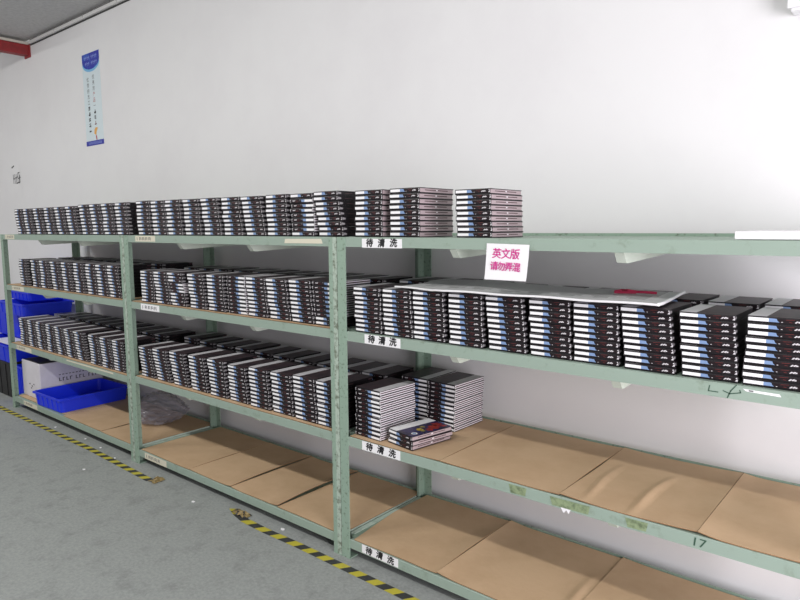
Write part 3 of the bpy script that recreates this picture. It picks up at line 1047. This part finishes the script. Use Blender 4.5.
def tape(name, path, w, label, end=None, seed=3):
    root = empty(name, (path[0][0], path[0][1], 0))
    tag(root, label, 'floor tape', 'hazard tape along the floor')
    mb = MB()
    seg = 0.055
    pts = []
    for (x0, y0), (x1, y1) in zip(path, path[1:]):
        L = math.hypot(x1-x0, y1-y0)
        k = max(1, int(L/seg))
        for i in range(k):
            pts.append((x0+(x1-x0)*i/k, y0+(y1-y0)*i/k))
    pts.append(path[-1])
    rr = random.Random(seed)
    sk = 0.030
    for i in range(len(pts)-1):
        (x0, y0), (x1, y1) = pts[i], pts[i+1]
        d = Vector((x1-x0, y1-y0)).normalized()
        nn = Vector((-d.y, d.x))*w/2
        dd = d*sk
        ox, oy = path[0]
        z = 0.0012
        q = [(x0-nn.x-dd.x/2-ox, y0-nn.y-dd.y/2-oy, z), (x1-nn.x-dd.x/2-ox, y1-nn.y-dd.y/2-oy, z), (x1+nn.x+dd.x/2-ox, y1+nn.y+dd.y/2-oy, z), (x0+nn.x+dd.x/2-ox, y0+nn.y+dd.y/2-oy, z)]
        mb.quad(q, i % 2)
    mb.build('strip', ['yellow', 'tblack'], root, fix=False)
    if end:
        ex, ey, sx, sy, mts = end
        bm = bmesh.new()
        g = []
        for j in range(6):
            row = []
            for i in range(10):
                u, v = i/9, j/5
                row.append(bm.verts.new((ex-path[0][0]+sx*(u-0.5)+rr.uniform(-.006, .006), ey-path[0][1]+sy*(v-0.5)+rr.uniform(-.006, .006), 0.004+rr.uniform(0, 0.028)*math.sin(PI*u)*(0.4+0.6*math.sin(PI*v)))))
            g.append(row)
        for j in range(5):
            for i in range(9):
                f = bm.faces.new((g[j][i], g[j][i+1], g[j+1][i+1], g[j+1][i]))
                f.material_index = 0 if (i+j) % 4 else 1
        me = bpy.data.meshes.new('crumpled_end')
        bm.to_mesh(me)
        bm.free()
        for mm in mts:
            me.materials.append(M[mm])
        c = bpy.data.objects.new('crumpled_end', me)
        COL.objects.link(c)
        c.parent = root
        tag(c, 'peeled, crumpled tape end')


tape('hazard_tape', [(-5.2, -0.09), (-2.6, -0.080), (-1.66, -0.112)], 0.048, 'faded black and yellow tape on the floor before the left rack', end=(-1.625, -0.088, 0.07, 0.085, ('tan_tape', 'tan_tape')))
tape('hazard_tape', [(-0.88, -0.022), (-0.80, -0.052), (-0.70, -0.074), (-0.5, -0.080), (-0.246, -0.074), (0.9, -0.090)], 0.048, 'black and yellow tape on the floor below the rightmost rack post', end=(-0.79, -0.040, 0.14, 0.05, ('tan_tape', 'tblack')), seed=5)
rr = random.Random(9)
for k, (x, y) in enumerate(((-3.35, -0.02), (-2.85, 0.0), (-2.55, -0.02), (-2.25, -0.06), (-2.2, -0.30), (-1.15, -0.12), (-0.45, -0.01))):
    mb = MB()
    s = rr.uniform(0.006, 0.011)
    p = [(x+s*1.5*math.cos(a)*rr.uniform(.6, 1.2), y+s*math.sin(a)*rr.uniform(.6, 1.2)) for a in [2*PI*i/7 for i in range(7)]]
    mb.prism(p, 'z', 0.0008, 0.005, 0)
    where = ('near the blue tray', 'left of the middle of the left rack', 'under the left rack beam', 'beside the tape under the left rack', 'alone out on the open floor', 'between the two tape strips', 'beside the post foot')[k]
    tag(mb.build('paper_scrap', ['paper']), 'tiny white paper scrap on the floor, %s' % where, 'scrap', 'paper scraps on the floor')

# ------------------------------------------------------------------ blue bins, carton, crate, bag


def bin_thing(name, cx, cy, z, w, d, h, label, cat, group=None, rz=0.0, material='bin', tilt=(0, 0), ribs=True, wall=0.005):
    root = empty(name, (cx, cy, z), rz)
    root.rotation_euler = (tilt[0], tilt[1], rz)
    tag(root, label, cat, group)
    tp = 0.96
    mb = MB()
    n = 0

    def ring(ww, dd, zz):
        k = len(mb.v)
        r_ = min(ww, dd)*0.06
        pts = []
        for sx, sy, a0 in ((1, 1, 0), (-1, 1, PI/2), (-1, -1, PI), (1, -1, 3*PI/2)):
            for i in range(4):
                a = a0+i*PI/6
                pts.append((sx*(ww/2-r_)+r_*math.cos(a), sy*(dd/2-r_)+r_*math.sin(a), zz))
        mb.v += pts
        return k, len(pts)
    rings = [ring(w*tp, d*tp, 0), ring(w, d, h), ring(w+0.016, d+0.016, h), ring(w+0.016, d+0.016, h-0.014) if False else ring(w+0.016, d+0.016, h+0.002), ring(w-0.006, d-0.006, h+0.002), ring(w*tp-0.006, d*tp-0.006, 0.005)]
    for (a, c), (b2, _) in zip(rings, rings[1:]):
        for i in range(c):
            j = (i+1) % c
            mb.f.append((a+i, a+j, b2+j, b2+i))
            mb.m.append(0)
    mb.f.append(tuple(rings[0][0]+i for i in reversed(range(rings[0][1]))))
    mb.f.append(tuple(rings[-1][0]+i for i in range(rings[-1][1])))
    mb.m += [0, 0]
    mb.build('body', [material], root)
    mb = MB()
    o2 = 0.008
    mb.box(-w/2-o2, w/2+o2, -d/2-o2, -d/2+0.001, h-0.016, h)
    mb.box(-w/2-o2, w/2+o2, d/2-0.001, d/2+o2, h-0.016, h)
    mb.box(-w/2-o2, -w/2+0.001, -d/2, d/2, h-0.016, h)
    mb.box(w/2-0.001, w/2+o2, -d/2, d/2, h-0.016, h)
    mb.build('rim', [material], root, bevel=0.002)
    if ribs:
        for k in range(5):
            u = -0.5+(k+0.5)/5
            mb = MB()
            mb.prism([(-d/2*tp-0.004, 0.004), (-d/2-0.006, h-0.016), (-d/2+0.004, h-0.016), (-d/2*tp+0.004, 0.004)], 'x', w*u*0.9-0.004, w*u*0.9+0.004)
            mb.build('rib', [material], root)
    return root


bin_thing('storage_tray', -3.570, 0.305, 0.1165, 0.50, 0.60, 0.116, 'open shallow blue plastic tray in front of the white carton', 'tray', rz=0.03)

root = empty('carton', (-4.07, 0.36, 0.1165))
tag(root, 'white cardboard carton with dark taped top behind the blue tray', 'carton')
CW, CDp, CH = 0.40, 0.56, 0.33
mb = MB()
mb.box(-CW/2, CW/2, -CDp/2, CDp/2, 0, CH, 0)
mb.build('body', ['carton'], root, bevel=0.004)
mb = MB()
mb.box(-CW/2+0.01, CW/2-0.01, -CDp/2+0.01, CDp/2-0.01, CH+0.0003, CH+0.003, 0)
mb.build('top_flap', ['carton_top'], root)
mb = MB()


def side_text(mb, s, cy, cz, size, x, bold=0):
    vs, fs = text_faces(s, size, bold)
    n = len(mb.v)
    mb.v += [(x, cy+a, cz+q) for a, q, _ in vs]
    mb.f += [tuple(n+i for i in f) for f in fs]
    mb.m += [0]*len(fs)


for k in range(11):
    z = 0.165
    yk = -0.12+0.032*k+(0.02 if k > 3 else 0)+(0.02 if k > 6 else 0)
    mb.box(CW/2+0.0002, CW/2+0.0006, yk, yk+0.008, z-0.016, z+0.016)
    mb.box(CW/2+0.0002, CW/2+0.0006, yk, yk+0.022, z+(0.010 if k % 2 else -0.016), z+(0.016 if k % 2 else -0.010))
    mb.box(CW/2+0.0002, CW/2+0.0006, -0.12+0.03*k, -0.12+0.03*k+0.018, 0.205, 0.212)
for a, c in ((-0.05, 0.115), (0.0, 0.10), (0.04, 0.12), (-0.02, 0.08)):
    mb.box(a, a+0.022, -CDp/2-0.0006, -CDp/2-0.0002, c, c+0.012)
mb.build('printed_marks', ['ink_grey'], root)

# crumpled clear bag
bm = bmesh.new()
bmesh.ops.create_icosphere(bm, subdivisions=5, radius=1)
rr = random.Random(4)
fr = [(Vector((rr.uniform(-1, 1), rr.uniform(-1, 1), rr.uniform(-1, 1))).normalized(), rr.uniform(4, 13), rr.uniform(0, 6.28), rr.uniform(0.015, 0.04)) for _ in range(18)]
for v in bm.verts:
    p = v.co.copy()
    d = 0.0
    for ax, fq, ph, am in fr:
        d += am*(abs(math.sin(fq*p.dot(ax)+ph))*2-1)
    p *= 1+d
    neck = max(0, p.x-0.25)
    q = Vector((p.x*0.165+neck*0.09, p.y*(0.15-0.09*min(1, neck)), p.z*(0.118-0.065*min(1, neck))+neck*0.03))
    v.co = (q.x, q.y, max(-0.095, q.z))
for f in bm.faces:
    f.smooth = False
me = bpy.data.meshes.new('plastic_bag')
bm.to_mesh(me)
bm.free()
me.materials.append(M['bag'])
o = bpy.data.objects.new('plastic_bag', me)
COL.objects.link(o)
o.location = (-2.46, 0.42, 0.1165+0.102)
o.rotation_euler = (0, 0, 0.35)
tag(o, 'crumpled clear plastic bag on the bottom shelf cardboard', 'plastic bag')

# stack of bins standing beside the left rack
bin_thing('black_crate', -5.10, 0.32, 0.0, 0.88, 0.42, 0.35, 'black plastic crate on the floor at the foot of the blue bins', 'crate', material='bin_black')
g = 'blue bins stacked beside the left rack'
bin_thing('storage_bin', -5.10, 0.34, 0.353, 0.92, 0.48, 0.165, 'blue plastic bin standing on the black crate, paper on it', 'bin', g)
mb = MB()
mb.box(-5.20, -4.70, 0.13, 0.33, 0.5215, 0.525)
tag(mb.build('paper_sheet', ['paper']), 'white paper sheet lying on top of a blue bin', 'paper')
bin_thing('storage_bin', -5.20, 0.46, 0.527, 0.96, 0.24, 0.28, 'tall blue plastic bin in the middle of the bin stack', 'bin', g)
bin_thing('storage_bin', -4.78, 0.425, 0.812, 0.64, 0.47, 0.115, 'shallow blue tray second from the top of the bin stack', 'bin', g)
bin_thing('storage_bin', -4.93, 0.50, 0.932, 0.52, 0.34, 0.085, 'uppermost blue tray of the bin stack', 'bin', g)
bin_thing('storage_bin', -4.51, 0.34, 0.0, 0.22, 0.40, 0.33, 'narrow blue bin on the floor between black crate and rack', 'bin', 'blue bins beside the left rack')
